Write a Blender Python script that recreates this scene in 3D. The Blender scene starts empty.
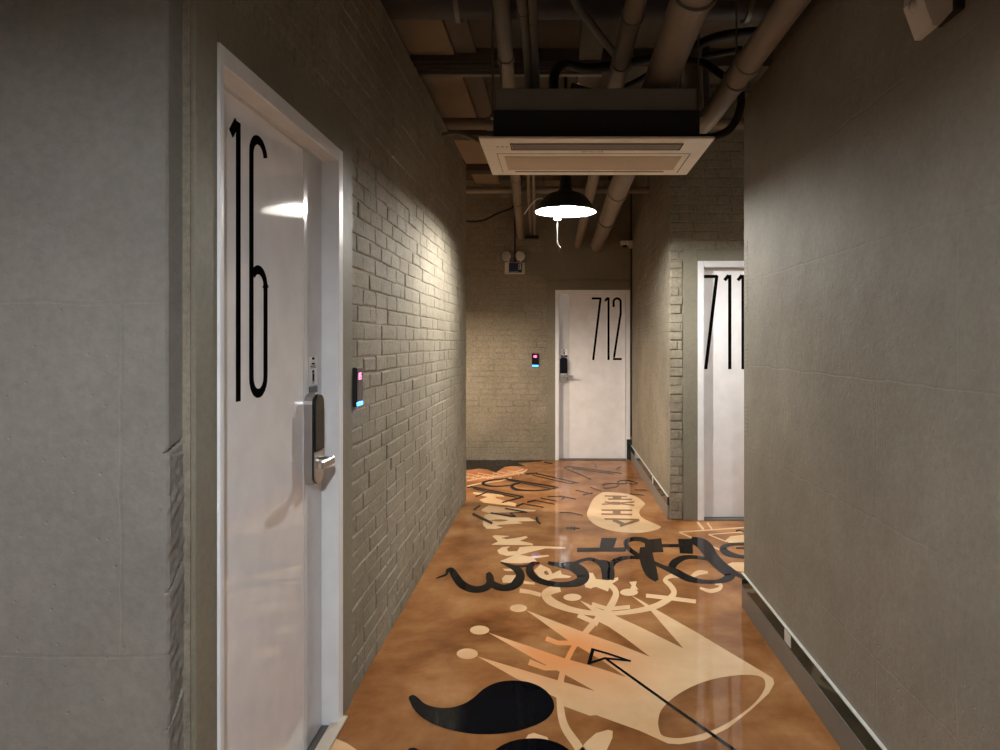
import bpy, math, random
from mathutils import Vector, noise
from mathutils.geometry import tessellate_polygon
random.seed(7)
sc = bpy.context.scene
COL = sc.collection
PI = math.pi
CH = 1.46            # eye height
F = 693.0            # focal length in px of the 1000 px wide frame
XL, XR, XC = -0.837, 1.03, 0.925      # left wall, right wall, column wall
YP, YL, YR, YA, YB = 1.53, 6.40, 3.82, 5.68, 8.57
CEIL = 3.46
LEFT_TOP, RIGHT_TOP = 3.09, 2.80

# ------------------------------------------------------------------ mesh helpers
class MB:
    def __init__(s): s.v = []; s.f = []; s.sm = []
    def add(s, vs, fs, smooth=False):
        o = len(s.v); s.v += [tuple(v) for v in vs]
        for f in fs: s.f.append(tuple(i + o for i in f)); s.sm.append(smooth)
    def box(s, x0, x1, y0, y1, z0, z1, b=0.0):
        if b <= 0:
            vs = [(x, y, z) for z in (z0, z1) for y in (y0, y1) for x in (x0, x1)]
            s.add(vs, [(0,2,3,1),(4,5,7,6),(0,1,5,4),(2,6,7,3),(0,4,6,2),(1,3,7,5)]); return
        # chamfered box
        vs = []; idx = {}
        for ix, x in enumerate((x0, x1)):
            for iy, y in enumerate((y0, y1)):
                for iz, z in enumerate((z0, z1)):
                    sx, sy, sz = (1, -1)[ix], (1, -1)[iy], (1, -1)[iz]
                    idx[ix,iy,iz] = len(vs)
                    vs += [(x, y+sy*b, z+sz*b), (x+sx*b, y, z+sz*b), (x+sx*b, y+sy*b, z)]
        g = lambda ix,iy,iz,k: idx[ix,iy,iz]+k
        fs = []
        for ix in (0,1): fs.append([g(ix,0,0,0),g(ix,1,0,0),g(ix,1,1,0),g(ix,0,1,0)])
        for iy in (0,1): fs.append([g(0,iy,0,1),g(1,iy,0,1),g(1,iy,1,1),g(0,iy,1,1)])
        for iz in (0,1): fs.append([g(0,0,iz,2),g(1,0,iz,2),g(1,1,iz,2),g(0,1,iz,2)])
        for a in (0,1):
            for c in (0,1):
                fs.append([g(a,c,0,0),g(a,c,1,0),g(a,c,1,1),g(a,c,0,1)])
                fs.append([g(a,0,c,0),g(a,1,c,0),g(a,1,c,2),g(a,0,c,2)])
                fs.append([g(0,a,c,1),g(1,a,c,1),g(1,a,c,2),g(0,a,c,2)])
        for k in idx.values(): fs.append([k, k+1, k+2])
        s.add(vs, fs)
    def tube(s, pts, r, n=16, cap=True):
        pts = [Vector(p) for p in pts]; rs = r if isinstance(r, (list, tuple)) else [r]*len(pts)
        t0 = (pts[1]-pts[0]).normalized()
        up = Vector((0,0,1)) if abs(t0.z) < .9 else Vector((1,0,0))
        nrm = t0.cross(up).normalized(); rings = []; vs = []
        for i, p in enumerate(pts):
            if i == 0: t = pts[1]-pts[0]
            elif i == len(pts)-1: t = pts[-1]-pts[-2]
            else: t = (pts[i+1]-p).normalized()+(p-pts[i-1]).normalized()
            t.normalize(); nrm = (nrm-t*nrm.dot(t)).normalized(); bn = t.cross(nrm)
            for k in range(n):
                a = 2*PI*k/n; vs.append(p+(nrm*math.cos(a)+bn*math.sin(a))*rs[i])
        m = len(pts); fs = []
        for i in range(m-1):
            for k in range(n):
                fs.append((i*n+k, i*n+(k+1)%n, (i+1)*n+(k+1)%n, (i+1)*n+k))
        s.add(vs, fs, True)
        if cap: s.add(vs[:n], [tuple(range(n))[::-1]]); s.add(vs[-n:], [tuple(range(n))])
    def lathe(s, prof, c=(0,0,0), n=48, axis='z'):
        vs = []; m = len(prof)
        for r, h in prof:
            for k in range(n):
                a = 2*PI*k/n; u, w = r*math.cos(a), r*math.sin(a)
                p = {'z': (u, w, h), 'y': (u, h, w), 'x': (h, u, w)}[axis]
                vs.append((c[0]+p[0], c[1]+p[1], c[2]+p[2]))
        fs = [(i*n+k, i*n+(k+1)%n, (i+1)*n+(k+1)%n, (i+1)*n+k) for i in range(m-1) for k in range(n)]
        s.add(vs, fs, True)
    def prism(s, poly, fn, holes=()):
        """poly: 2D outline; fn maps (u, v, side) to 3D, side 0 = back, 1 = front."""
        loops = [poly]+list(holes)
        tris = tessellate_polygon([[Vector((p[0], p[1], 0)) for p in l] for l in loops])
        flat = [p for l in loops for p in l]; n = len(flat)
        vs = [fn(p[0], p[1], 0) for p in flat]+[fn(p[0], p[1], 1) for p in flat]
        fs = []
        for t in tris: fs.append(tuple(i+n for i in t)); fs.append(tuple(reversed(t)))
        o = 0
        for l in loops:
            m = len(l)
            for i in range(m): fs.append((o+i, o+(i+1)%m, o+(i+1)%m+n, o+i+n))
            o += m
        s.add(vs, fs)
    def build(s, name, mat, parent=None, wn=False):
        me = bpy.data.meshes.new(name); me.from_pydata(s.v, [], s.f); me.validate()
        if len(me.polygons) == len(s.sm): me.polygons.foreach_set('use_smooth', s.sm)
        import bmesh
        bm = bmesh.new(); bm.from_mesh(me)
        bmesh.ops.recalc_face_normals(bm, faces=bm.faces); bm.to_mesh(me); bm.free()
        me.materials.append(mat)
        o = bpy.data.objects.new(name, me); COL.objects.link(o)
        if parent: o.parent = parent; o.matrix_parent_inverse = parent.matrix_basis.inverted()
        return o

def tag(o, label, cat, group=None, kind=None):
    if label: o['label'] = label
    if cat: o['category'] = cat
    if group: o['group'] = group
    if kind: o['kind'] = kind
    return o
def empty(name, loc): 
    o = bpy.data.objects.new(name, None); o.location = loc; o.empty_display_size = .05; COL.objects.link(o); return o
def struct(o, label=None, cat=None):
    o['kind'] = 'structure'
    o['label'] = label; o['category'] = cat
    return o
def cr(pts, k=6, closed=False):
    """Catmull-Rom through tuples of any length."""
    out = []; n = len(pts); rng = n if closed else n-1
    for i in range(rng):
        g = (lambda j: pts[j % n]) if closed else (lambda j: pts[min(max(j, 0), n-1)])
        a, b, c, d = g(i-1), g(i), g(i+1), g(i+2)
        for q in range(k):
            t = q/k
            out.append(tuple(.5*((2*B)+(-A+C)*t+(2*A-5*B+4*C-D)*t*t+(-A+3*B-3*C+D)*t**3) for A, B, C, D in zip(a, b, c, d)))
    if not closed: out.append(tuple(pts[-1]))
    return out
def bend(pts, r=.08, k=6):
    """round the corners of a 3D polyline"""
    pts = [Vector(p) for p in pts]; out = [pts[0]]
    for i in range(1, len(pts)-1):
        a, b, c = pts[i-1], pts[i], pts[i+1]
        rr = min(r, (a-b).length*.45, (c-b).length*.45)
        p, q = b+(a-b).normalized()*rr, b+(c-b).normalized()*rr
        for j in range(k+1):
            t = j/k; out.append(p*(1-t)**2+b*2*t*(1-t)+q*t*t)
    out.append(pts[-1]); return out
def ribbon(pts):
    """(x, y, width) polyline to a 2D outline strip: left and right points"""
    L, R = [], []
    n = len(pts)
    for i, (x, y, w) in enumerate(pts):
        x0, y0 = pts[max(i-1, 0)][:2]; x1, y1 = pts[min(i+1, n-1)][:2]
        dx, dy = x1-x0, y1-y0; l = math.hypot(dx, dy) or 1
        nx, ny = -dy/l, dx/l; m = 1
        if 0 < i < n-1:
            ax, ay = x-x0, y-y0; al = math.hypot(ax, ay) or 1
            c = abs((-ay/al)*nx+(ax/al)*ny); m = 1/max(c, .6)
        L.append((x+nx*w/2*m, y+ny*w/2*m)); R.append((x-nx*w/2*m, y-ny*w/2*m))
    return L, R

# ------------------------------------------------------------------ materials
def newmat(name):
    m = bpy.data.materials.new(name); m.use_nodes = True
    nt = m.node_tree; b = nt.nodes['Principled BSDF']; return m, nt, b
def simple(name, col, rough=.5, metal=0., spec=.5, emis=None, es=0., coat=0., bump=0., bscale=200.):
    m, nt, b = newmat(name)
    b.inputs['Base Color'].default_value = (*col, 1); b.inputs['Roughness'].default_value = rough
    b.inputs['Metallic'].default_value = metal; b.inputs['Specular IOR Level'].default_value = spec
    b.inputs['Coat Weight'].default_value = coat; b.inputs['Coat Roughness'].default_value = .05
    g = nt.nodes.new('ShaderNodeNewGeometry'); n = nt.nodes.new('ShaderNodeTexNoise')
    n.inputs['Scale'].default_value = 9; n.inputs['Detail'].default_value = 4
    nt.links.new(g.outputs['Position'], n.inputs['Vector'])
    if emis is None:
        mx = nt.nodes.new('ShaderNodeMix'); mx.data_type = 'RGBA'
        mx.inputs['A'].default_value = (*[c*.86 for c in col], 1); mx.inputs['B'].default_value = (*[min(1, c*1.1) for c in col], 1)
        nt.links.new(n.outputs['Fac'], mx.inputs['Factor']); nt.links.new(mx.outputs['Result'], b.inputs['Base Color'])
    else:
        b.inputs['Emission Color'].default_value = (*emis, 1); b.inputs['Emission Strength'].default_value = es
    if bump:
        n2 = nt.nodes.new('ShaderNodeTexNoise'); n2.inputs['Scale'].default_value = bscale; n2.inputs['Detail'].default_value = 3
        bp = nt.nodes.new('ShaderNodeBump'); bp.inputs['Strength'].default_value = bump; bp.inputs['Distance'].default_value = .002
        nt.links.new(g.outputs['Position'], n2.inputs['Vector']); nt.links.new(n2.outputs['Fac'], bp.inputs['Height'])
        nt.links.new(bp.outputs['Normal'], b.inputs['Normal'])
    return m
def wallmat(name, c1, c2, uaxis=None, rough=.75, fine=.5, blocks=(.9, .62), groove=.35, pits=.5, speck=.14):
    """painted plaster / block: blotchy colour, fine grain, pits and faint block joints"""
    m, nt, b = newmat(name); L = nt.links.new; N = nt.nodes.new
    g = N('ShaderNodeNewGeometry')
    n1 = N('ShaderNodeTexNoise'); n1.inputs['Scale'].default_value = 1.7; n1.inputs['Detail'].default_value = 6; n1.inputs['Roughness'].default_value = .62
    L(g.outputs['Position'], n1.inputs['Vector'])
    ramp = N('ShaderNodeValToRGB'); ramp.color_ramp.elements[0].position = .36; ramp.color_ramp.elements[1].position = .66
    ramp.color_ramp.elements[0].color = (*c1, 1); ramp.color_ramp.elements[1].color = (*c2, 1)
    L(n1.outputs['Fac'], ramp.inputs['Fac'])
    # fine random speckle in the paint colour
    nf = N('ShaderNodeTexNoise'); nf.inputs['Scale'].default_value = 42; nf.inputs['Detail'].default_value = 8; nf.inputs['Roughness'].default_value = .75
    L(g.outputs['Position'], nf.inputs['Vector'])
    fr = N('ShaderNodeMapRange'); fr.inputs['From Min'].default_value = .32; fr.inputs['From Max'].default_value = .62
    fr.inputs['To Min'].default_value = 1-speck; fr.inputs['To Max'].default_value = 1+speck*.35; L(nf.outputs['Fac'], fr.inputs['Value'])
    vm = N('ShaderNodeVectorMath'); vm.operation = 'SCALE'; L(ramp.outputs['Color'], vm.inputs[0]); L(fr.outputs['Result'], vm.inputs['Scale'])
    L(vm.outputs[0], b.inputs['Base Color'])
    b.inputs['Roughness'].default_value = rough; b.inputs['Specular IOR Level'].default_value = .35
    n2 = N('ShaderNodeTexNoise'); n2.inputs['Scale'].default_value = 75; n2.inputs['Detail'].default_value = 6; n2.inputs['Roughness'].default_value = .7
    L(g.outputs['Position'], n2.inputs['Vector'])
    n3 = N('ShaderNodeTexNoise'); n3.inputs['Scale'].default_value = 7; n3.inputs['Detail'].default_value = 5
    L(g.outputs['Position'], n3.inputs['Vector'])
    ms = N('ShaderNodeMapping'); ms.inputs['Scale'].default_value = (1, 1, 1); L(g.outputs['Position'], ms.inputs['Vector'])
    vo = N('ShaderNodeTexVoronoi'); vo.inputs['Scale'].default_value = 26; L(ms.outputs['Vector'], vo.inputs['Vector'])
    pr = N('ShaderNodeMapRange'); pr.inputs['From Min'].default_value = .03; pr.inputs['From Max'].default_value = .12
    L(vo.outputs['Distance'], pr.inputs['Value'])
    s1 = N('ShaderNodeMath'); s1.operation = 'MULTIPLY_ADD'; L(n2.outputs['Fac'], s1.inputs[0]); s1.inputs[1].default_value = fine*.5
    s2 = N('ShaderNodeMath'); s2.operation = 'MULTIPLY'; L(n3.outputs['Fac'], s2.inputs[0]); s2.inputs[1].default_value = 1.1
    L(s2.outputs[0], s1.inputs[2])
    s3 = N('ShaderNodeMath'); s3.operation = 'MULTIPLY_ADD'; L(pr.outputs['Result'], s3.inputs[0]); s3.inputs[1].default_value = pits*.5; L(s1.outputs[0], s3.inputs[2])
    last = s3
    if uaxis:
        sp = N('ShaderNodeSeparateXYZ'); L(g.outputs['Position'], sp.inputs[0])
        cb = N('ShaderNodeCombineXYZ'); L(sp.outputs[uaxis], cb.inputs['X']); L(sp.outputs['Z'], cb.inputs['Y'])
        br = N('ShaderNodeTexBrick'); br.inputs['Scale'].default_value = 1; br.inputs['Brick Width'].default_value = blocks[0]
        br.inputs['Row Height'].default_value = blocks[1]; br.inputs['Mortar Size'].default_value = .004; br.inputs['Mortar Smooth'].default_value = .3
        ad = N('ShaderNodeVectorMath'); ad.operation = 'MULTIPLY_ADD'; L(n3.outputs['Color'], ad.inputs[0]); ad.inputs[1].default_value = (.025, .025, 0); L(cb.outputs[0], ad.inputs[2])
        L(ad.outputs[0], br.inputs['Vector'])
        inv = N('ShaderNodeMath'); inv.operation = 'MULTIPLY_ADD'; L(br.outputs['Fac'], inv.inputs[0]); inv.inputs[1].default_value = -groove; L(s3.outputs[0], inv.inputs[2])
        last = inv
    bp = N('ShaderNodeBump'); bp.inputs['Strength'].default_value = .8; bp.inputs['Distance'].default_value = .006
    L(last.outputs[0], bp.inputs['Height']); L(bp.outputs['Normal'], b.inputs['Normal'])
    return m
def floormat(name, stops, scale=1.3, bumpy=True, blotch=None):
    """clear-coated stained concrete or paint under the same clear coat"""
    m, nt, b = newmat(name); L = nt.links.new; N = nt.nodes.new
    g = N('ShaderNodeNewGeometry')
    n0 = N('ShaderNodeTexNoise'); n0.inputs['Scale'].default_value = .8; n0.inputs['Detail'].default_value = 2; L(g.outputs['Position'], n0.inputs['Vector'])
    ad = N('ShaderNodeVectorMath'); ad.operation = 'MULTIPLY_ADD'; L(n0.outputs['Color'], ad.inputs[0]); ad.inputs[1].default_value = (.55, .55, 0); L(g.outputs['Position'], ad.inputs[2])
    n1 = N('ShaderNodeTexNoise'); n1.inputs['Scale'].default_value = scale; n1.inputs['Detail'].default_value = 9; n1.inputs['Roughness'].default_value = .62
    L(ad.outputs[0], n1.inputs['Vector'])
    ramp = N('ShaderNodeValToRGB'); e = ramp.color_ramp.elements
    e[0].position, e[0].color = stops[0][0], (*stops[0][1], 1); e[1].position, e[1].color = stops[-1][0], (*stops[-1][1], 1)
    for p, c in stops[1:-1]: q = e.new(p); q.color = (*c, 1)
    L(n1.outputs['Fac'], ramp.inputs['Fac']); last = ramp.outputs['Color']
    if blotch:
        (cx, cy), rad, col = blotch
        d = N('ShaderNodeVectorMath'); d.operation = 'DISTANCE'; L(ad.outputs[0], d.inputs[0]); d.inputs[1].default_value = (cx+.27, cy+.27, 0)
        mr = N('ShaderNodeMapRange'); mr.interpolation_type = 'SMOOTHSTEP'; mr.inputs['From Min'].default_value = rad; mr.inputs['From Max'].default_value = 0
        L(d.outputs['Value'], mr.inputs['Value'])
        mx = N('ShaderNodeMix'); mx.data_type = 'RGBA'; L(mr.outputs['Result'], mx.inputs['Factor']); L(last, mx.inputs['A']); mx.inputs['B'].default_value = (*col, 1)
        last = mx.outputs['Result']
    L(last, b.inputs['Base Color'])
    b.inputs['Roughness'].default_value = .8; b.inputs['Specular IOR Level'].default_value = 0
    b.inputs['Coat Weight'].default_value = .65; b.inputs['Coat Roughness'].default_value = .03; b.inputs['Coat IOR'].default_value = 1.38
    n3 = N('ShaderNodeTexNoise'); n3.inputs['Scale'].default_value = 6; n3.inputs['Detail'].default_value = 3; L(g.outputs['Position'], n3.inputs['Vector'])
    bp = N('ShaderNodeBump'); bp.inputs['Strength'].default_value = .25; bp.inputs['Distance'].default_value = .004
    L(n3.outputs['Fac'], bp.inputs['Height']); L(bp.outputs['Normal'], b.inputs['Coat Normal'])
    return m

OL1, OL2 = (.232, .206, .156), (.322, .288, .224)
M = {}
M['brick'] = wallmat('olive_painted_brick', OL1, OL2, fine=1.7, pits=.9, speck=.34)
M['plasterY'] = wallmat('olive_painted_plaster', (.245, .225, .185), (.31, .288, .238), 'Y', blocks=(.9, .45), groove=.12, rough=.62)
M['plasterX'] = wallmat('grey_painted_plaster', (.20, .190, .172), (.255, .245, .225), 'X', blocks=(.95, .78), groove=.12, rough=.6)
M['casing'] = wallmat('olive_smooth_trim', (.205, .190, .145), (.240, .225, .175), fine=.15, pits=.1, rough=.55)
M['ceiling'] = wallmat('ceiling_slab', (.085, .072, .057), (.135, .115, .09), 'X', blocks=(.6, .6), groove=.6)
M['floor'] = floormat('stained_floor', [(.30, (.17, .062, .020)), (.46, (.30, .125, .042)), (.58, (.41, .19, .072)), (.72, (.52, .28, .125))], scale=2.2)
M['beige'] = floormat('beige_floor_paint', [(.35, (.74, .47, .25)), (.6, (.92, .66, .40))], blotch=((.02, 3.25), .6, (.85, .34, .12)))
M['black'] = floormat('black_floor_paint', [(.35, (.002, .0025, .004)), (.65, (.007, .008, .011))])
M['orange'] = floormat('orange_floor_paint', [(.35, (.45, .14, .05)), (.6, (.72, .33, .15))])
M['brownpaint'] = floormat('brown_floor_paint', [(.35, (.20, .11, .055)), (.6, (.30, .17, .09))])
M['door'] = simple('white_door_enamel', (.87, .87, .90), rough=.045, spec=.5)
M['stile'] = simple('grey_lock_stile', (.68, .69, .72), rough=.12)
M['frame'] = simple('white_frame', (.87, .89, .94), rough=.35)
M['ink'] = simple('black_vinyl', (.004, .004, .004), rough=.7, spec=.0)
M['blackgloss'] = simple('black_gloss', (.008, .009, .012), rough=.12)
M['blackrub'] = simple('black_rubber', (.012, .012, .014), rough=.6)
M['steel'] = simple('brushed_steel', (.62, .61, .60), rough=.28, metal=1)
M['galv'] = simple('galvanised_steel', (.24, .23, .21), rough=.45, metal=.6)
M['pipe'] = simple('wrapped_pipe', (.25, .21, .165), rough=.6, bump=.5, bscale=60)
M['pipedark'] = simple('dark_pipe', (.14, .115, .09), rough=.55, bump=.3, bscale=60)
M['duct'] = simple('dark_duct', (.075, .07, .08), rough=.6, bump=.3, bscale=40)
M['achouse'] = simple('unit_housing', (.20, .205, .18), rough=.5, bump=.2)
M['acdark'] = simple('unit_insulation', (.018, .018, .018), rough=.8, bump=.4)
M['acpanel'] = simple('cream_plastic', (.92, .87, .77), rough=.4)
M['acgrille'] = simple('tan_filter_grille', (.62, .51, .39), rough=.55)
M['acslot'] = simple('grey_louvre', (.17, .145, .115), rough=.5)
M['acline'] = simple('panel_gap', (.05, .04, .03), rough=.7)
M['shadeout'] = simple('black_shade', (.018, .017, .016), rough=.4)
M['shadein'] = simple('white_shade_inside', (.85, .84, .80), rough=.5)
M['bulb'] = simple('lit_bulb', (1, 1, 1), emis=(1.0, .965, .90), es=1300)
M['bulbcool'] = simple('lit_bulb_cool', (1, 1, 1), emis=(.94, .97, 1.0), es=1400)
M['filldim'] = simple('fill_bulb_dim', (1, 1, 1), emis=(1.0, .97, .96), es=300)
M['fillwarm'] = simple('fill_bulb_warm', (1, 1, 1), emis=(1.0, .80, .60), es=1600)
M['fillside'] = simple('fill_bulb_side', (1, 1, 1), emis=(1.0, .95, .88), es=550)
M['white'] = simple('white_plastic', (.66, .64, .60), rough=.45)
M['cord'] = simple('dull_white_cord', (.035, .032, .028), rough=.6)
M['navy'] = simple('navy_panel', (.02, .03, .09), rough=.3)
M['lens'] = simple('lamp_lens', (.50, .48, .45), rough=.15)
M['blue'] = simple('blue_led', (0, .1, 1), emis=(.03, .25, 1), es=6)
M['pink'] = simple('pink_digits', (1, .1, .2), emis=(1, .12, .28), es=3)
M['teal'] = simple('dark_teal_glass', (.004, .034, .034), rough=.08, spec=.22)
M['edgewhite'] = simple('bright_edge_strip', (.80, .80, .76), rough=.3)
M['timber'] = simple('pale_board', (.36, .29, .21), rough=.7, bump=.4)
M['skirt'] = simple('grey_skirting', (.22, .21, .185), rough=.4)
M['ledge'] = simple('pale_threshold', (.60, .52, .42), rough=.35)
M['floordark'] = simple('grey_threshold', (.10, .09, .08), rough=.25)

# ------------------------------------------------------------------ walls
def bricks(mb, fn, u0, u1, v0, v1, bl=.205, ch=.0735, d=.0055, mort=.007, jit=.003):
    """bricks standing d proud of their bed; fn(u, v, depth) gives the 3D point"""
    row = 0; v = v0
    while v < v1-.01:
        vt = min(v+ch, v1); off = -(row % 2)*bl*.5-random.random()*.03; u = u0+off
        while u < u1-.004:
            L = bl*(random.choice((1, 1, 1, 1, .52, .97, 1.03)))
            a, b = max(u, u0), min(u+L, u1); u += L
            if b-a < .02: continue
            J = lambda s=jit: random.uniform(-s, s)
            m = mort*random.choice((.15, .3, .5, .7, .9, 1.5)); dd = d*random.uniform(.35, 1.35)
            k = .006
            A0, B0, C0, D0 = a+m*.5, b-m*.5, v+m*.5, vt-m*.5
            q = [(A0+J(), C0+J()), (B0+J(), C0+J()), (B0+J(), D0+J()), (A0+J(), D0+J())]
            # bottom ring in the bed, middle ring, top face ring: rounded arris
            vs = [fn(x, y, 0) for x, y in q]
            cx, cy = (A0+B0)/2, (C0+D0)/2
            ins = lambda x, y, s: (x+(s if x < cx else -s), y+(s if y < cy else -s))
            vs += [fn(*ins(x, y, .0015), dd*.65) for x, y in q]
            vs += [fn(*ins(x, y, .0065), dd+J(.001)) for x, y in q]
            mb.add(vs, [(0,1,5,4),(1,2,6,5),(2,3,7,6),(3,0,4,7),(4,5,9,8),(5,6,10,9),(6,7,11,10),(7,4,8,11),(8,9,10,11)])
        v += ch; row += 1

# door 16 outer opening on the left wall
D16a, D16b, D16t = 1.696, 2.673, 2.195
mb = MB()
mb.box(-1.05, XL-.006, 1.593, D16a, 0, LEFT_TOP)
mb.box(-1.05, XL-.006, D16a, D16b, D16t, LEFT_TOP)
mb.box(-1.05, XL-.006, D16b, YL-.02, 0, LEFT_TOP)
mb.box(-1.25, -1.0, 1.593, YL, LEFT_TOP, CEIL)
fL = lambda u, v, d: (XL-.006+d, u, v)
bricks(mb, fL, 2.816, YL, 0, 2.33)
bricks(mb, fL, 1.60, YL, 2.33, LEFT_TOP)
bricks(mb, lambda u, v, d: (u, YL-.02+d, v), -1.05, XL, 0, LEFT_TOP)
struct(mb.build('wall_left', M['brick']), 'long olive painted brick wall on the left, beside the open white door frame', 'wall')
# plaster surround
mb = MB()
x0, x1 = XL-.006, XL+.006
mb.box(x0, x1, 1.593, D16a, 0, 2.33, .002); mb.box(x0, x1, D16b, 2.816, 0, 2.33, .002); mb.box(x0, x1, D16a, D16b, D16t, 2.33, .002)
struct(mb.build('trim_1', M['casing']), 'smooth olive surround around the nearest door on the left', 'door surround')
# near left block: its side face is chipped and ridged
mb = MB()
mb.box(-3.4, -.870, YP, YP+.17, 0, CEIL)
ny, nz = 10, 420
vs = []
def rough_edge(y, z):
    n = noise.noise(Vector((y*60, 0, z*60)))*.0014+noise.noise(Vector((y*18, 3, z*18)))*.0022
    crack = sum(math.exp(-((z-c-(y-YP)*s)/.004)**2) for c, s in ((1.213, .35), (.905, .9), (.60, 1.1)))
    r = 0
    if z < 1.205: r = .003+.0005*math.sin((z-(y-YP)*.8)*2*PI/.035)+n*1.5
    else: r = n*.25
    return -.861+r-crack*.008
for j in range(nz+1):
    z = CEIL*j/nz if False else (2.4*j/(nz-1) if j < nz else CEIL)
    for i in range(ny+1):
        y = YP+(1.593-YP)*i/ny
        x = rough_edge(y, z)
        if i == 0: vs.append((x-.004, y+.0, z))
        else: vs.append((x, y, z))
# rows: column 0 on the front plane, then round the arris
fs = [(j*(ny+1)+i, j*(ny+1)+i+1, (j+1)*(ny+1)+i+1, (j+1)*(ny+1)+i) for j in range(nz) for i in range(ny)]
mb.add(vs, fs)
# strip from the block face to the arris
vs2 = []
for j in range(nz+1):
    z = 2.4*j/(nz-1) if j < nz else CEIL
    a = vs[j*(ny+1)]
    vs2 += [(-.870, YP, z), a]
mb.add(vs2, [(2*j, 2*j+1, 2*j+3, 2*j+2) for j in range(nz)])
struct(mb.build('wall_left_near', M['plasterX']), 'nearest grey plastered wall end at far left with chipped corner edge', 'wall')

# right wall
mb = MB()
mb.box(XR, 1.25, -3.6, YR, 0, RIGHT_TOP, .004); mb.box(XR+.16, 1.4, -3.6, YR, RIGHT_TOP, CEIL)
# brick pattern of the corner showing through the paint
for z0, z1 in ((.95, 1.12), (1.33, 1.45), (1.62, 2.0)):
    z = z0
    while z < z1:
        mb.box(XR-.002, XR+.01, YR-.075, YR-.012, z, z+.012, .001); z += .022
struct(mb.build('wall_right', M['plasterY']), 'large plain olive grey plaster wall on the right with faint block joints', 'wall')

# back wall with door 712
D12a, D12b, D12t = -.022, .902, 2.103
mb = MB()
mb.box(-3.4, D12a, YB, YB+.2, 0, CEIL); mb.box(D12b, XC+.2, YB, YB+.2, 0, CEIL); mb.box(D12a, D12b, YB, YB+.2, D12t, CEIL)
bricks(mb, lambda u, v, d: (u, YB-d, v), -2.6, -.12, 0, 3.3, d=.006)
struct(mb.build('wall_back', M['brick']), 'brick wall at the far end of the corridor beside the far door', 'wall')
mb = MB()
mb.box(-.12, D12a, YB-.012, YB, 0, 2.227, .002); mb.box(D12b, XC-.001, YB-.012, YB, 0, 2.227, .002); mb.box(D12a, D12b, YB-.012, YB, D12t, 2.227, .002)
struct(mb.build('trim_2', M['casing']), 'smooth olive surround around the far door at the corridor end', 'door surround')
mb = MB(); mb.box(-.42, XC, YB-.006, YB, 2.24, 3.3, .002)
struct(mb.build('trim_3', M['casing']), 'smooth plaster panel above the far door', 'wall panel')

# column side wall and alcove wall with door 711
D11a, D11b, D11t = 1.152, 2.08, 2.124
mb = MB()
mb.box(XC, XC+.2, YA+.008, YB, 0, CEIL)
bricks(mb, lambda u, v, d: (XC-d+.003, u, v), YA+.012, YB-.01, 0, 3.3, d=.0055, jit=.001)
struct(mb.build('wall_column', M['brick']), 'narrow side wall between the two far doors', 'wall')
mb = MB()
mb.box(XC+.2, D11a, YA+.008, YA+.2, 0, CEIL); mb.box(D11b, 3.2, YA+.008, YA+.2, 0, CEIL); mb.box(D11a, D11b, YA+.008, YA+.2, D11t, CEIL)
bricks(mb, lambda u, v, d: (u, YA+.008-d, v), XC, 1.033, 0, 2.222, bl=.2, d=.009, jit=.003)
bricks(mb, lambda u, v, d: (u, YA+.008-d, v), XC, 3.0, 2.222, 3.3, d=.006)
struct(mb.build('wall_alcove', M['brick']), 'brick wall holding the partly hidden door on the right', 'wall')
mb = MB()
mb.box(1.033, D11a, YA-.006, YA+.008, 0, 2.222, .002); mb.box(D11b, 2.2, YA-.006, YA+.008, 0, 2.222, .002); mb.box(D11a, D11b, YA-.006, YA+.008, D11t, 2.222, .002)
struct(mb.build('trim_4', M['casing']), 'smooth olive surround around the partly hidden door on the right', 'door surround')

# walls out of view that close the place
def wbox(name, *a, mat='plasterX', label=''):
    m_ = MB(); m_.box(*a); struct(m_.build(name, M[mat]), label, 'wall')
wbox('wall_left_back', -3.4, -1.05, YL-.15, YL, 0, CEIL, label='wall of the passage turning left, hidden behind the brick wall')
wbox('wall_left_end', -3.6, -3.4, -3.8, YB+.2, 0, CEIL, mat='plasterY', label='end wall of the passage on the left')
wbox('wall_right_back', 1.25, 3.2, YR-.2, YR, 0, CEIL, label='wall behind the right corner, out of view')
wbox('wall_right_end', 3.2, 3.4, YR-.2, YA+.2, 0, CEIL, mat='plasterY', label='end wall of the side passage on the right')
wbox('wall_front', -3.4, 1.4, -3.8, -3.6, 0, CEIL, label='wall behind the viewpoint')
mb = MB(); mb.box(-3.6, 3.4, -3.8, YB+.2, CEIL, CEIL+.15)
for yb in (4.72, 6.3, 7.6): mb.box(-3.4, 3.2, yb, yb+.16, CEIL-.12, CEIL)
mb.box(.15, .30, -3.6, YB, CEIL-.08, CEIL)
struct(mb.build('ceiling', M['ceiling']), 'dark brown concrete ceiling slab with shallow beams above the pipes', 'ceiling')
mb = MB(); mb.box(-3.6, 3.4, -3.8, YB+.2, -.15, 0)
floor = struct(mb.build('floor', M['floor']), 'glossy orange brown stained floor with painted lettering and drawings', 'floor')

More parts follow.
